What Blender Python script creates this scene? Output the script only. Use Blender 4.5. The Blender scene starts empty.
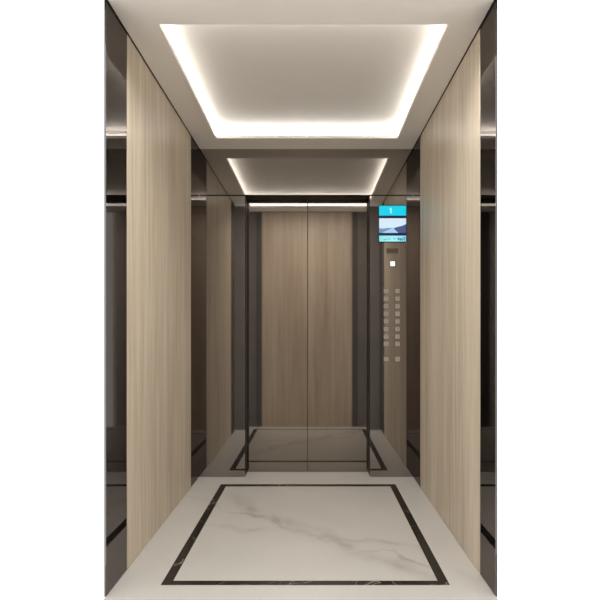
import bpy, bmesh, math, random
from mathutils import Vector

C = bpy.context.scene.collection
random.seed(4)

# ------------------------------------------------------------------ scale of the place
U = 0.8 / 107.0            # metres per unit used when measuring the car
DW = 3.2                   # camera to the front wall of the car
CX = 6.4 * U               # camera stands a little right of the car's centre line
EYE = 146 * U              # eye height
H = 328 * U                # clear height of the car (2.45 m)
HW = 107 * U               # half width of the car (0.80 m)
YF = DW                    # front wall (around the doors)
YR = 0.5490 * DW           # rear end of the side walls
YE = 0.5435 * DW           # rear edge of floor and ceiling
YD = 1.033 * DW            # face of the sliding doors
CAB = 0.6                  # extra height of the added lobby

# ------------------------------------------------------------------ camera
cam_d = bpy.data.cameras.new('camera')
cam = bpy.data.objects.new('camera', cam_d)
C.objects.link(cam)
cam.location = (CX, 0, EYE)
cam.rotation_euler = (math.pi / 2, 0, 0)
cam_d.sensor_width = 36
cam_d.lens = DW / U / 600 * 36
cam_d.shift_x = -12.5 / 600
cam_d.shift_y = 31.0 / 600
bpy.context.scene.camera = cam

# ------------------------------------------------------------------ world, exposure
world = bpy.data.worlds.new('world')
bpy.context.scene.world = world
world.use_nodes = True
world.node_tree.nodes['Background'].inputs[0].default_value = (1, 1, 1, 1)
world.node_tree.nodes['Background'].inputs[1].default_value = 1.5
vs = bpy.context.scene.view_settings
vs.view_transform = 'Standard'
vs.look = 'None'
vs.gamma = 1.0
vs.exposure = 0.16
vs.use_curve_mapping = False
LED = 12.5                 # cove strip
FILL = 19.0                # added fill light, unseen above the lobby

# ------------------------------------------------------------------ materials
def mat(name):
    m = bpy.data.materials.new(name)
    m.use_nodes = True
    nt = m.node_tree
    return m, nt, nt.nodes['Principled BSDF']

def nd(nt, t, **kw):
    n = nt.nodes.new(t)
    for k, v in kw.items():
        setattr(n, k, v)
    return n

def ramp(nt, stops):
    r = nd(nt, 'ShaderNodeValToRGB')
    e = r.color_ramp.elements
    while len(e) < len(stops):
        e.new(0.5)
    for k, (p, c) in enumerate(stops):
        e[k].position = p
        e[k].color = (c[0], c[1], c[2], 1) if len(c) == 3 else c
    return r

def math_n(nt, op, a=None, b=None):
    n = nd(nt, 'ShaderNodeMath', operation=op)
    for i, v in enumerate((a, b)):
        if v is None:
            continue
        if isinstance(v, (int, float)):
            n.inputs[i].default_value = v
        else:
            nt.links.new(v, n.inputs[i])
    return n.outputs[0]

def plain(name, col, rough=0.5, metal=0.0, var=0.03, scale=6):
    m, nt, b = mat(name)
    tc = nd(nt, 'ShaderNodeTexCoord')
    no = nd(nt, 'ShaderNodeTexNoise')
    no.inputs['Scale'].default_value = scale
    no.inputs['Detail'].default_value = 4
    nt.links.new(tc.outputs['Object'], no.inputs['Vector'])
    r = ramp(nt, [(0.3, [c * (1 - var) for c in col]), (0.7, [min(1, c * (1 + var)) for c in col])])
    nt.links.new(no.outputs[0], r.inputs[0])
    nt.links.new(r.outputs[0], b.inputs['Base Color'])
    b.inputs['Roughness'].default_value = rough
    b.inputs['Metallic'].default_value = metal
    return m

def emit(name, col, s):
    m, nt, b = mat(name)
    b.inputs['Base Color'].default_value = (0, 0, 0, 1)
    b.inputs['Roughness'].default_value = 0.4
    b.inputs['Emission Color'].default_value = (*col, 1)
    b.inputs['Emission Strength'].default_value = s
    return m

def wood(name, dark, mid, light, rough=0.42, seed=0.0):
    m, nt, b = mat(name)
    tc = nd(nt, 'ShaderNodeTexCoord')
    mp = nd(nt, 'ShaderNodeMapping')
    mp.inputs['Location'].default_value = (seed, seed * 1.7, 0)
    mp.inputs['Scale'].default_value = (1, 1, 0.035)
    nt.links.new(tc.outputs['Object'], mp.inputs['Vector'])
    n1 = nd(nt, 'ShaderNodeTexNoise')
    n1.inputs['Scale'].default_value = 34
    n1.inputs['Detail'].default_value = 6
    n1.inputs['Roughness'].default_value = 0.62
    n1.inputs['Distortion'].default_value = 0.25
    nt.links.new(mp.outputs[0], n1.inputs['Vector'])
    n2 = nd(nt, 'ShaderNodeTexNoise')
    n2.inputs['Scale'].default_value = 7
    n2.inputs['Detail'].default_value = 3
    nt.links.new(mp.outputs[0], n2.inputs['Vector'])
    n3 = nd(nt, 'ShaderNodeTexNoise')
    n3.inputs['Scale'].default_value = 150
    n3.inputs['Detail'].default_value = 2
    nt.links.new(mp.outputs[0], n3.inputs['Vector'])
    s = math_n(nt, 'MULTIPLY', n1.outputs[0], 0.5)
    s = math_n(nt, 'ADD', s, math_n(nt, 'MULTIPLY', n2.outputs[0], 0.35))
    s = math_n(nt, 'ADD', s, math_n(nt, 'MULTIPLY', n3.outputs[0], 0.15))
    r = ramp(nt, [(0.38, dark), (0.5, mid), (0.60, light)])
    nt.links.new(s, r.inputs[0])
    nt.links.new(r.outputs[0], b.inputs['Base Color'])
    b.inputs['Roughness'].default_value = rough
    bp = nd(nt, 'ShaderNodeBump')
    bp.inputs['Strength'].default_value = 0.06
    bp.inputs['Distance'].default_value = 0.002
    nt.links.new(s, bp.inputs['Height'])
    nt.links.new(bp.outputs[0], b.inputs['Normal'])
    return m

def vein_dist(nt, co, p0, n, wob, wscale, det=5):
    """distance from a wavering line on the slab"""
    no = nd(nt, 'ShaderNodeTexNoise')
    no.inputs['Scale'].default_value = wscale
    no.inputs['Detail'].default_value = det
    nt.links.new(co, no.inputs['Vector'])
    sub = nd(nt, 'ShaderNodeVectorMath', operation='SUBTRACT')
    nt.links.new(co, sub.inputs[0])
    sub.inputs[1].default_value = p0
    dot = nd(nt, 'ShaderNodeVectorMath', operation='DOT_PRODUCT')
    nt.links.new(sub.outputs[0], dot.inputs[0])
    dot.inputs[1].default_value = n
    w = math_n(nt, 'MULTIPLY', math_n(nt, 'SUBTRACT', no.outputs[0], 0.5), wob)
    return math_n(nt, 'ABSOLUTE', math_n(nt, 'ADD', dot.outputs['Value'], w))

def marble(name, base, veins):
    m, nt, b = mat(name)
    tc = nd(nt, 'ShaderNodeTexCoord')
    co = tc.outputs['Object']
    cl = nd(nt, 'ShaderNodeTexNoise')
    cl.inputs['Scale'].default_value = 2.2
    cl.inputs['Detail'].default_value = 6
    nt.links.new(co, cl.inputs['Vector'])
    r = ramp(nt, [(0.3, [c * 0.93 for c in base]), (0.65, base)])
    nt.links.new(cl.outputs[0], r.inputs[0])
    cur = r.outputs[0]
    for (p0, n, wob, ws, width, vc, amt) in veins:
        d = vein_dist(nt, co, p0, n, wob, ws)
        v = nd(nt, 'ShaderNodeMapRange')
        v.inputs['From Min'].default_value = 0
        v.inputs['From Max'].default_value = width
        v.inputs['To Min'].default_value = amt
        v.inputs['To Max'].default_value = 0
        nt.links.new(d, v.inputs['Value'])
        br = nd(nt, 'ShaderNodeTexNoise')
        br.inputs['Scale'].default_value = 5
        br.inputs['Detail'].default_value = 4
        nt.links.new(co, br.inputs['Vector'])
        k = nd(nt, 'ShaderNodeMapRange')
        k.inputs['From Min'].default_value = 0.35
        k.inputs['From Max'].default_value = 0.62
        nt.links.new(br.outputs[0], k.inputs['Value'])
        f = math_n(nt, 'MULTIPLY', v.outputs[0], k.outputs[0])
        mx = nd(nt, 'ShaderNodeMixRGB')
        nt.links.new(f, mx.inputs[0])
        nt.links.new(cur, mx.inputs[1])
        mx.inputs[2].default_value = (*vc, 1)
        cur = mx.outputs[0]
    nt.links.new(cur, b.inputs['Base Color'])
    b.inputs['Roughness'].default_value = 0.3
    b.inputs['Specular IOR Level'].default_value = 0.35
    return m

def black_marble(name):
    m, nt, b = mat(name)
    tc = nd(nt, 'ShaderNodeTexCoord')
    no = nd(nt, 'ShaderNodeTexNoise')
    no.inputs['Scale'].default_value = 5
    no.inputs['Detail'].default_value = 3
    no.inputs['Distortion'].default_value = 0.8
    nt.links.new(tc.outputs['Object'], no.inputs['Vector'])
    a = math_n(nt, 'ABSOLUTE', math_n(nt, 'SUBTRACT', no.outputs[0], 0.55))
    r = ramp(nt, [(0.0, (0.24, 0.215, 0.18)), (0.004, (0.06, 0.052, 0.043)), (0.010, (0.018, 0.015, 0.012))])
    nt.links.new(a, r.inputs[0])
    nt.links.new(r.outputs[0], b.inputs['Base Color'])
    b.inputs['Roughness'].default_value = 0.25
    b.inputs['Specular IOR Level'].default_value = 0.3
    return m

M_WOOD = wood('light_oak_veneer', (0.42, 0.345, 0.25), (0.535, 0.452, 0.342), (0.625, 0.54, 0.42))
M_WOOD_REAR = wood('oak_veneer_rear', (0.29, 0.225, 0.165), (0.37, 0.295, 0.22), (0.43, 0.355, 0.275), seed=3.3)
M_PAINT = plain('warm_white_ceiling', (0.86, 0.81, 0.745), 0.45, var=0.01)
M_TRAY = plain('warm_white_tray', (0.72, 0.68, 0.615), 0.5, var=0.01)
M_MIRROR = plain('bronze_mirror_steel', (0.345, 0.325, 0.305), 0.035, 1.0, var=0.01, scale=2)
M_DOOR = plain('bronze_mirror_door', (0.305, 0.278, 0.25), 0.04, 1.0, var=0.01, scale=2)
M_SMOKED = plain('smoked_mirror', (0.26, 0.25, 0.247), 0.03, 1.0, var=0.01, scale=2)
M_SMOKED.node_tree.nodes['Principled BSDF'].inputs['Specular Tint'].default_value = (0.5, 0.47, 0.46, 1)
M_DARK = plain('dark_bronze', (0.018, 0.016, 0.015), 0.45, 0.0)
M_DARK.node_tree.nodes['Principled BSDF'].inputs['Specular IOR Level'].default_value = 0.12
M_GAP = plain('shadow_gap_black', (0.02, 0.018, 0.016), 0.6)
M_MARBLE = marble('white_marble', (0.475, 0.455, 0.425), [
    ((-0.05, 2.42, 0), (0.64, 0.77, 0), 0.30, 2.6, 0.09, (0.28, 0.25, 0.215), 0.75),
    ((-0.05, 2.36, 0), (0.55, 0.83, 0), 0.42, 3.1, 0.022, (0.24, 0.21, 0.175), 0.75),
    ((0.35, 2.2, 0), (0.25, 0.97, 0), 0.5, 2.2, 0.04, (0.30, 0.27, 0.235), 0.6),
])
M_MARBLE_EDGE = marble('white_marble_margin', (0.49, 0.47, 0.44), [
    ((0.7, 1.95, 0), (0.5, 0.86, 0), 0.4, 3.0, 0.03, (0.34, 0.30, 0.26), 0.4),
])
M_BLACK = black_marble('black_marble')
M_LED = emit('led_light', (0.98, 0.985, 1.0), LED)
M_FILL = emit('added_fill_light', (1.0, 0.97, 0.93), FILL)  # glow of the added fill panel
M_LOBBY_DARK = plain('added_lobby_brown', (0.055, 0.049, 0.045), 0.5)
M_TAUPE = plain('taupe_added', (0.115, 0.10, 0.09), 0.5, var=0.08, scale=3)  # tone of added panels that imitate columns in the door reflection
M_BOUNCE = plain('pale_bounce', (0.56, 0.53, 0.49), 0.5, var=0.04)  # pale tone of the added lobby, bounces light into the car
M_LOBBY_CEIL = plain('added_lobby_ceiling', (0.5, 0.45, 0.4), 0.6)

# ------------------------------------------------------------------ mesh helpers
def add_box(bm, x0, x1, y0, y1, z0, z1):
    v = [bm.verts.new(p) for p in ((x0, y0, z0), (x1, y0, z0), (x1, y1, z0), (x0, y1, z0),
                                   (x0, y0, z1), (x1, y0, z1), (x1, y1, z1), (x0, y1, z1))]
    for f in ((0, 3, 2, 1), (4, 5, 6, 7), (0, 1, 5, 4), (1, 2, 6, 5), (2, 3, 7, 6), (3, 0, 4, 7)):
        bm.faces.new([v[i] for i in f])

def box_bm(*boxes, bevel=0.0):
    bm = bmesh.new()
    for b in boxes:
        add_box(bm, *b)
    if bevel:
        bmesh.ops.bevel(bm, geom=list(bm.edges), offset=bevel, segments=2, affect='EDGES', profile=0.5)
    return bm

def prism_bm(pts, y0, y1):
    """outline in x,z pushed from y0 (front) to y1"""
    bm = bmesh.new()
    a = [bm.verts.new((x, y0, z)) for x, z in pts]
    b = [bm.verts.new((x, y1, z)) for x, z in pts]
    bm.faces.new(a)
    bm.faces.new(b[::-1])
    n = len(pts)
    for i in range(n):
        bm.faces.new((a[i], b[i], b[(i + 1) % n], a[(i + 1) % n]))
    bmesh.ops.recalc_face_normals(bm, faces=bm.faces)
    return bm

def frame_bm(x0, x1, y0, y1, ix0, ix1, iy0, iy1, z0, z1):
    """flat rectangular ring, outer and inner rectangle in x,y, from z0 to z1"""
    bm = bmesh.new()
    o = [(x0, y0), (x1, y0), (x1, y1), (x0, y1)]
    i = [(ix0, iy0), (ix1, iy0), (ix1, iy1), (ix0, iy1)]
    vo0 = [bm.verts.new((*p, z0)) for p in o]
    vi0 = [bm.verts.new((*p, z0)) for p in i]
    vo1 = [bm.verts.new((*p, z1)) for p in o]
    vi1 = [bm.verts.new((*p, z1)) for p in i]
    for k in range(4):
        j = (k + 1) % 4
        bm.faces.new((vo0[k], vo0[j], vi0[j], vi0[k]))
        bm.faces.new((vo1[k], vo1[j], vi1[j], vi1[k]))
        bm.faces.new((vo0[k], vo0[j], vo1[j], vo1[k]))
        bm.faces.new((vi0[k], vi0[j], vi1[j], vi1[k]))
    bmesh.ops.recalc_face_normals(bm, faces=bm.faces)
    return bm

def obj(name, bm, m, parent=None):
    me = bpy.data.meshes.new(name)
    bm.to_mesh(me)
    bm.free()
    me.materials.append(m)
    o = bpy.data.objects.new(name, me)
    C.objects.link(o)
    if parent:
        o.parent = parent
    return o

def struct(name, bm, m, label=None):
    o = obj(name, bm, m)
    o['kind'] = 'structure'
    if label:
        o['label'] = label
    return o

def text_mesh(body, size):
    cu = bpy.data.curves.new('digits', 'FONT')
    cu.body = body
    cu.size = size
    cu.align_x = 'CENTER'
    cu.align_y = 'CENTER'
    cu.extrude = 0.0004
    cu.resolution_u = 3
    t = bpy.data.objects.new('digits', cu)
    C.objects.link(t)
    dg = bpy.context.evaluated_depsgraph_get()
    me = bpy.data.meshes.new_from_object(t.evaluated_get(dg))
    bpy.data.objects.remove(t)
    bpy.data.curves.remove(cu)
    return me

def FX(px):                # a measured place on the front wall -> metres
    return (px - 312.5) * U + CX

def FZ(py):
    return EYE + (331 - py) * U

# ------------------------------------------------------------------ floor of the car
BX0, BX1 = (-87.3 + 6.4) * U, (79.0 + 6.4) * U
BW = 5.9 * U
BY0, BY1 = 0.5745 * DW, 0.953 * DW
floor = struct('floor', box_bm((-HW - 0.003, HW + 0.003, YE, YD + 0.05, -0.05, -0.012)), M_GAP)
margin = obj('stone_margin', frame_bm(-HW - 0.003, HW + 0.003, YE, YD + 0.05, BX0, BX1, BY0, BY1, -0.012, 0), M_MARBLE_EDGE, floor)
inlay = obj('border_inlay', frame_bm(BX0, BX1, BY0, BY1, BX0 + BW, BX1 - BW, BY0 + 0.033, BY1 - 0.043, -0.012, 0), M_BLACK, floor)
inlay['label'] = 'black marble border inlaid around the floor'
slab = obj('stone_slab', box_bm((BX0 + BW, BX1 - BW, BY0 + 0.033, BY1 - 0.043, -0.012, 0)), M_MARBLE, floor)

# ------------------------------------------------------------------ ceiling of the car
OX0, OX1 = -84.6 * U, 86.8 * U
OY0, OY1 = 0.594 * DW, 0.945 * DW
SET = 0.05
RISE = 0.075
LIP = 0.022
ceiling = struct('ceiling', frame_bm(-HW + 0.006, HW - 0.006, YE, YF, OX0, OX1, OY0, OY1, H, H + LIP), M_PAINT)
obj('shadow_gap', box_bm((-HW - 0.006, -HW + 0.02, YE, YF, H + LIP, H + LIP + 0.006), (HW - 0.02, HW + 0.006, YE, YF, H + LIP, H + LIP + 0.006)), M_GAP, ceiling)
tray = bmesh.new()
x0, x1, y0, y1 = OX0 - SET, OX1 + SET, OY0 - SET, OY1 + SET
if y1 > YF - 0.01:
    y1 = YF - 0.01
add_box(tray, x0 - 0.02, x1 + 0.02, y0 - 0.02, y1 + 0.02, H + RISE, H + RISE + 0.02)
add_box(tray, x0 - 0.02, x0, y0 - 0.02, y1 + 0.02, H + LIP, H + RISE)
add_box(tray, x1, x1 + 0.02, y0 - 0.02, y1 + 0.02, H + LIP, H + RISE)
add_box(tray, x0, x1, y0 - 0.02, y0, H + LIP, H + RISE)
add_box(tray, x0, x1, y1, y1 + 0.02, H + LIP, H + RISE)
tray_o = obj('recessed_tray', tray, M_TRAY, ceiling)
S = 0.016
for bx in ((x0 + 0.004, x0 + 0.004 + S, y0 + 0.03, y1 - 0.03), (x1 - 0.004 - S, x1 - 0.004, y0 + 0.03, y1 - 0.03),
           (x0 + 0.03, x1 - 0.03, y0 + 0.004, y0 + 0.004 + S), (x0 + 0.03, x1 - 0.03, y1 - 0.004 - S, y1 - 0.004)):
    obj('led_strip', box_bm((*bx, H + LIP + 0.004, H + LIP + 0.016)), M_LED, ceiling)

# ------------------------------------------------------------------ side walls
T = 0.004
def side_wall(name, s, wood_y0, wood_y1):
    """s = -1 left, +1 right; a thin steel skin carrying veneer and mirror panels"""
    def bx(ya, yb, z0, z1, t0, t1):
        a, b = sorted((s * (HW + t0), s * (HW + t1)))
        return (a, b, ya, yb, z0, z1)
    w = struct(name, box_bm(bx(YR, YF - 0.0002, 0, H + 0.02, 0.003, 0.003 + T)), M_DARK)
    g = 0.0012
    for ya, yb, nm, m in ((YR, wood_y0 - g, 'mirror_panel', M_SMOKED),
                          (wood_y0, wood_y1, 'wood_panel', M_WOOD),
                          (wood_y1 + g, YF - 0.0003, 'mirror_panel', M_SMOKED)):
        o = obj(nm, box_bm(bx(ya, yb, 0.002, H - 0.006, -0.0015 if m is M_WOOD else 0.0, 0.003)), m, w)
        o['label'] = 'pale oak veneer panel with vertical grain' if m is M_WOOD else 'narrow smoked mirror panel'
    obj('shadow_gap', box_bm(bx(YR, YF - 0.0003, H - 0.006, H + 0.012, 0.0, 0.003)), M_GAP, w)
    return w
side_wall('wall_left', -1, 0.611 * DW, 0.931 * DW)
side_wall('wall_right', 1, 0.600 * DW, 0.931 * DW)

# ------------------------------------------------------------------ front wall around the doors
DX0, DX1 = FX(245), FX(370)
DZ = FZ(195.3)
wf = struct('wall_front', box_bm((-HW, DX0 - 0.004, YF + 0.004, YD - 0.012, 0, H + 0.15), (DX1 + 0.004, HW, YF + 0.004, YD - 0.012, 0, H + 0.15),
                                 (DX0 - 0.004, DX1 + 0.004, YF + 0.004, YD + 0.03, DZ + 0.004, H + 0.15)), M_DARK)
hp = obj('header_panel', box_bm((-HW - 0.007, HW + 0.007, YF, YF + 0.004, DZ + 0.004, H + LIP)), M_MIRROR, wf)
hp['label'] = 'bronze mirror header panel above the doors'
for xa, xb, lb in ((-HW - 0.007, DX0, 'bronze mirror return panel left of the doors'), (DX1, HW + 0.007, 'bronze mirror return panel right of the doors')):
    o = obj('return_panel', box_bm((xa, xb, YF, YF + 0.004, 0.002, DZ - 0.005)), M_MIRROR, wf)
    o['label'] = lb
for xa, xb in ((DX0 - 0.004, DX0), (DX1, DX1 + 0.004)):
    obj('door_jamb', box_bm((xa, xb, YF + 0.004, YD - 0.003, 0.001, DZ - 0.003)), M_DARK, wf)
DM = (DX0 + DX1) / 2
GAP = 0.0025
for n, xa, xb in ((1, DX0 - 0.02, DM - GAP), (2, DM + GAP, DX1 + 0.02)):
    d = struct('door_%d' % n, box_bm((xa, xb, YD, YD + 0.03, 0.004, DZ + 0.003)), M_DOOR,
               'left bronze mirror sliding door leaf' if n == 1 else 'right bronze mirror sliding door leaf')
struct('trim_1', box_bm((DM - GAP, DM + GAP, YD + 0.006, YD + 0.02, 0.004, DZ + 0.003)), M_GAP, 'black rubber seal where the two doors meet')

# ------------------------------------------------------------------ made-up lobby behind the camera, added for mirror reflections and fill light
LX0, LX1 = -1.32, 1.32
LY = -0.30
LH = H + CAB
LZ = -0.46                 # lowered to keep the added lobby floor out of the door mirrors
lf = struct('floor_added_lobby', box_bm((LX0, LX1, LY, YE - 0.004, LZ - 0.05, LZ)), M_BOUNCE)  # added unseen floor, bounces fill light up to the car ceiling
wr = struct('wall_added_rear', box_bm((LX0, LX1, LY - 0.06, LY - 0.02, LZ - 0.05, LH)), M_LOBBY_DARK)  # added wall, dark sides stand in for mirrored strips in the reflection
obj('wood_panel', box_bm(((-109 + 6.4) * U, (85 + 6.4) * U, LY - 0.02, LY, LZ, LH)), M_WOOD_REAR, wr)  # stands in for the car's rear panel, sized for the door mirrors
for xa, xb in ((-165, -122), (98, 141)):
    o = obj('added_panel', box_bm(((xa + 6.4) * U, (xb + 6.4) * U, LY - 0.02, LY - 0.006, LZ, LH)), M_TAUPE, wr)  # added strip, placed only to show in the door and return mirrors
    o['label'] = 'added taupe panel for the door reflection'
struct('wall_added_left', box_bm((LX0 - 0.04, LX0, LY - 0.06, 0.15, LZ - 0.05, LH)), M_BOUNCE)  # added return, hides the white world and brightens the mirror strips
struct('wall_added_right', box_bm((LX1, LX1 + 0.04, LY - 0.06, 0.15, LZ - 0.05, LH)), M_BOUNCE)  # same added return on the right
lc = struct('ceiling_added_lobby', box_bm((LX0 - 0.04, LX1 + 0.04, LY - 0.06, YE + 0.01, LH, LH + 0.04)), M_LOBBY_CEIL)  # added unseen cover, keeps the world's light out from above
obj('fill_panel', box_bm((-0.75, 0.75, 0.45, 1.25, LH - 0.012, LH)), M_FILL, lc)  # added fill light for the car interior, out of view
struct('wall_added_front', box_bm((LX0 - 0.04, LX1 + 0.04, YE - 0.04, YE - 0.002, H + 0.003, LH)), M_LOBBY_DARK)  # added unseen blocker above the car opening, shuts out world light

# ------------------------------------------------------------------ display on the right return panel
M_CASE = plain('black_glass', (0.012, 0.016, 0.026), 0.2)
M_CYAN = emit('screen_cyan', (0.0, 0.58, 0.74), 1.0)
M_GLYPH = emit('screen_glyph', (0.40, 0.93, 0.90), 1.0)
M_NAVY = emit('screen_navy', (0.004, 0.014, 0.05), 1.0)
M_HILL_A = emit('screen_hill_far', (0.16, 0.27, 0.42), 1.0)
M_HILL_B = emit('screen_hill_near', (0.065, 0.085, 0.22), 1.0)
M_RIVER = emit('screen_river', (0.36, 0.56, 0.78), 1.0)
M_MARK = emit('screen_mark', (0.02, 0.12, 0.25), 1.0)

def grad(name, stops, axis):
    m, nt, b = mat(name)
    tc = nd(nt, 'ShaderNodeTexCoord')
    sp = nd(nt, 'ShaderNodeSeparateXYZ')
    nt.links.new(tc.outputs['Generated'], sp.inputs[0])
    r = ramp(nt, stops)
    nt.links.new(sp.outputs[axis], r.inputs[0])
    b.inputs['Base Color'].default_value = (0, 0, 0, 1)
    nt.links.new(r.outputs[0], b.inputs['Emission Color'])
    b.inputs['Emission Strength'].default_value = 1.0
    return m
M_SKY = grad('screen_sky', [(0.0, (0.42, 0.6, 0.74)), (0.45, (0.6, 0.76, 0.86)), (1.0, (0.62, 0.72, 0.82))], 2)
M_FOOT = grad('screen_footer', [(0.0, (0.22, 0.72, 0.72)), (0.5, (0.35, 0.78, 0.84)), (1.0, (0.22, 0.6, 0.74))], 0)

def empty(name, loc, label, cat, group=None):
    o = bpy.data.objects.new(name, None)
    C.objects.link(o)
    o.location = loc
    o.empty_display_size = 0.05
    o['label'] = label
    o['category'] = cat
    if group:
        o['group'] = group
    return o

SX, SZ = FX(392), FZ(242.3)
scr = empty('display_screen', (SX, YF, SZ), 'wide-banded lit display screen showing a mountain lake, set above the lift buttons', 'screen')
def sx(px): return FX(px) - SX
def sz(py): return FZ(py) - SZ
obj('casing', box_bm((sx(378.3), sx(406.3), -0.008, 0.0, sz(242.5), sz(205.3)), bevel=0.0015), M_CASE, scr)
def flat(name, xa, xb, ya, yb, m, parent, d=0.0090):
    return obj(name, box_bm((sx(xa), sx(xb), -d, -0.0075, sz(yb), sz(ya))), m, parent)
hb = flat('header_band', 379, 405.8, 206.1, 215.9, M_CYAN, scr)
hb['label'] = 'cyan floor indicator band'
one = prism_bm([(sx(390.2), sz(213.7)), (sx(391.3), sz(213.7)), (sx(391.3), sz(208.2)), (sx(390.4), sz(208.2)), (sx(389.2), sz(209.6)), (sx(389.2), sz(210.6)), (sx(390.2), sz(209.9))], -0.0096, -0.0086)
obj('floor_number', one, M_GLYPH, hb)
flat('dark_band', 379, 405.8, 215.9, 218.6, M_NAVY, scr)
pic = flat('picture', 379, 405.8, 218.6, 233.2, M_SKY, scr)
def poly(name, pts, m, parent, d):
    return obj(name, prism_bm([(sx(a), sz(b)) for a, b in pts], -d, -0.0086), m, parent)
poly('far_hill', [(379, 233.2), (379, 228.6), (383, 228.9), (388, 228.2), (392, 228.4), (397, 233.2)], M_HILL_A, pic, 0.0094)
poly('river', [(382, 233.2), (386, 231), (392, 228.6), (394, 228.8), (399, 233.2)], M_RIVER, pic, 0.0098)
poly('near_hill', [(393.2, 228.6), (398, 227.0), (402, 226.1), (405.8, 224.4), (405.8, 233.2), (398.0, 233.2)], M_HILL_B, pic, 0.0102)
flat('dark_band', 379, 405.8, 233.2, 235.9, M_NAVY, scr)
fb = flat('footer_band', 379, 405.8, 235.9, 241.8, M_FOOT, scr)
fb['label'] = 'pale cyan status band'
for a, b, ya, yb in ((397.6, 399.2, 238.2, 240.2), (399.8, 400.9, 238.4, 240.8), (401.4, 402.5, 238.6, 240.8), (403.2, 404.8, 237.6, 238.8), (403.6, 404.6, 239.4, 240.8),
                     (393.2, 394.8, 238.8, 239.4), (383.5, 386.5, 239.6, 240.0), (387.2, 390.6, 239.0, 239.4)):
    obj('status_mark', box_bm((sx(a), sx(b), -0.0095, -0.0086, sz(yb), sz(ya))), M_MARK, fb)

# ------------------------------------------------------------------ call buttons under the display
M_BTN = plain('brushed_button_steel', (0.40, 0.365, 0.325), 0.4, 0.15)
M_DIGIT = emit('button_legend', (0.62, 0.56, 0.5), 0.42)
M_RING = plain('button_ring', (0.10, 0.088, 0.076), 0.4, 0.8)
M_PLAQ = plain('bronze_plaque', (0.17, 0.14, 0.105), 0.45, 0.6)
M_PLAQ_INK = plain('plaque_lettering', (0.09, 0.075, 0.06), 0.5)
M_WHITE = emit('indicator_white', (1.0, 0.93, 0.82), 1.15)

PX0, PZ0 = FX(391.5), FZ(364)
cp = empty('control_panel', (PX0, YF, PZ0), 'two columns of square steel lift buttons below a bronze plaque and lit white square', 'control panel')
def px(v): return FX(v) - PX0
def pz(v): return FZ(v) - PZ0
pl = obj('rating_plaque', box_bm((px(386.3), px(398), -0.003, 0.0, pz(253.4), pz(248.2)), bevel=0.001), M_PLAQ, cp)
pl['label'] = 'small bronze rating plaque'
obj('lettering', box_bm(*[(px(387.3 + k * 1.55), px(387.3 + k * 1.55 + 0.95), -0.0036, -0.0028, pz(251.9), pz(249.6)) for k in range(7)]), M_PLAQ_INK, pl)
il = obj('indicator_frame', box_bm((px(389.6), px(395.4), -0.004, 0.0, pz(266.9), pz(260.7)), bevel=0.001), M_RING, cp)
lamp = obj('indicator_lamp', box_bm((px(390.2), px(394.8), -0.0055, -0.0035, pz(266.2), pz(261.4)), bevel=0.0008), M_WHITE, il)
lamp['label'] = 'lit white square lamp'

BW_, BH_ = 5.4 * U, 5.2 * U
ring_p = box_bm((-BW_ / 2, BW_ / 2, -0.002, 0.0, -BH_ / 2, BH_ / 2), bevel=0.0008)
cap_p = box_bm((-BW_ / 2 + 0.0025, BW_ / 2 - 0.0025, -0.005, -0.0015, -BH_ / 2 + 0.0025, BH_ / 2 - 0.0025), bevel=0.0012)
first_ring = first_cap = None
legend_cache = {}
rows = [291.2, 298.8, 306.3, 313.8, 321.4, 329.1, 336.6, 344.0]
spots = []
for r, y in enumerate(rows):
    k = len(rows) - 1 - r
    spots.append((386.2, y, str(2 * k + 1)))
    spots.append((397.4, y, str(2 * k + 2)))
spots += [(386.2, 359.2, '<>'), (397.4, 359.2, '><')]
for x, y, s in spots:
    if first_ring is None:
        ring = first_ring = obj('button', ring_p, M_RING, cp)
        cap = first_cap = obj('button_cap', cap_p, M_BTN, ring)
    else:
        ring = first_ring.copy()
        cap = first_cap.copy()
        C.objects.link(ring)
        C.objects.link(cap)
        ring.parent = cp
        cap.parent = ring
    ring.location = (px(x), 0, pz(y))
    me = text_mesh(s, 0.027)
    me.materials.clear()
    me.materials.append(M_DIGIT)
    lg = bpy.data.objects.new('legend', me)
    C.objects.link(lg)
    lg.parent = ring
    lg.location = (0, -0.0053, 0)
    lg.rotation_euler = (math.pi / 2, 0, 0)
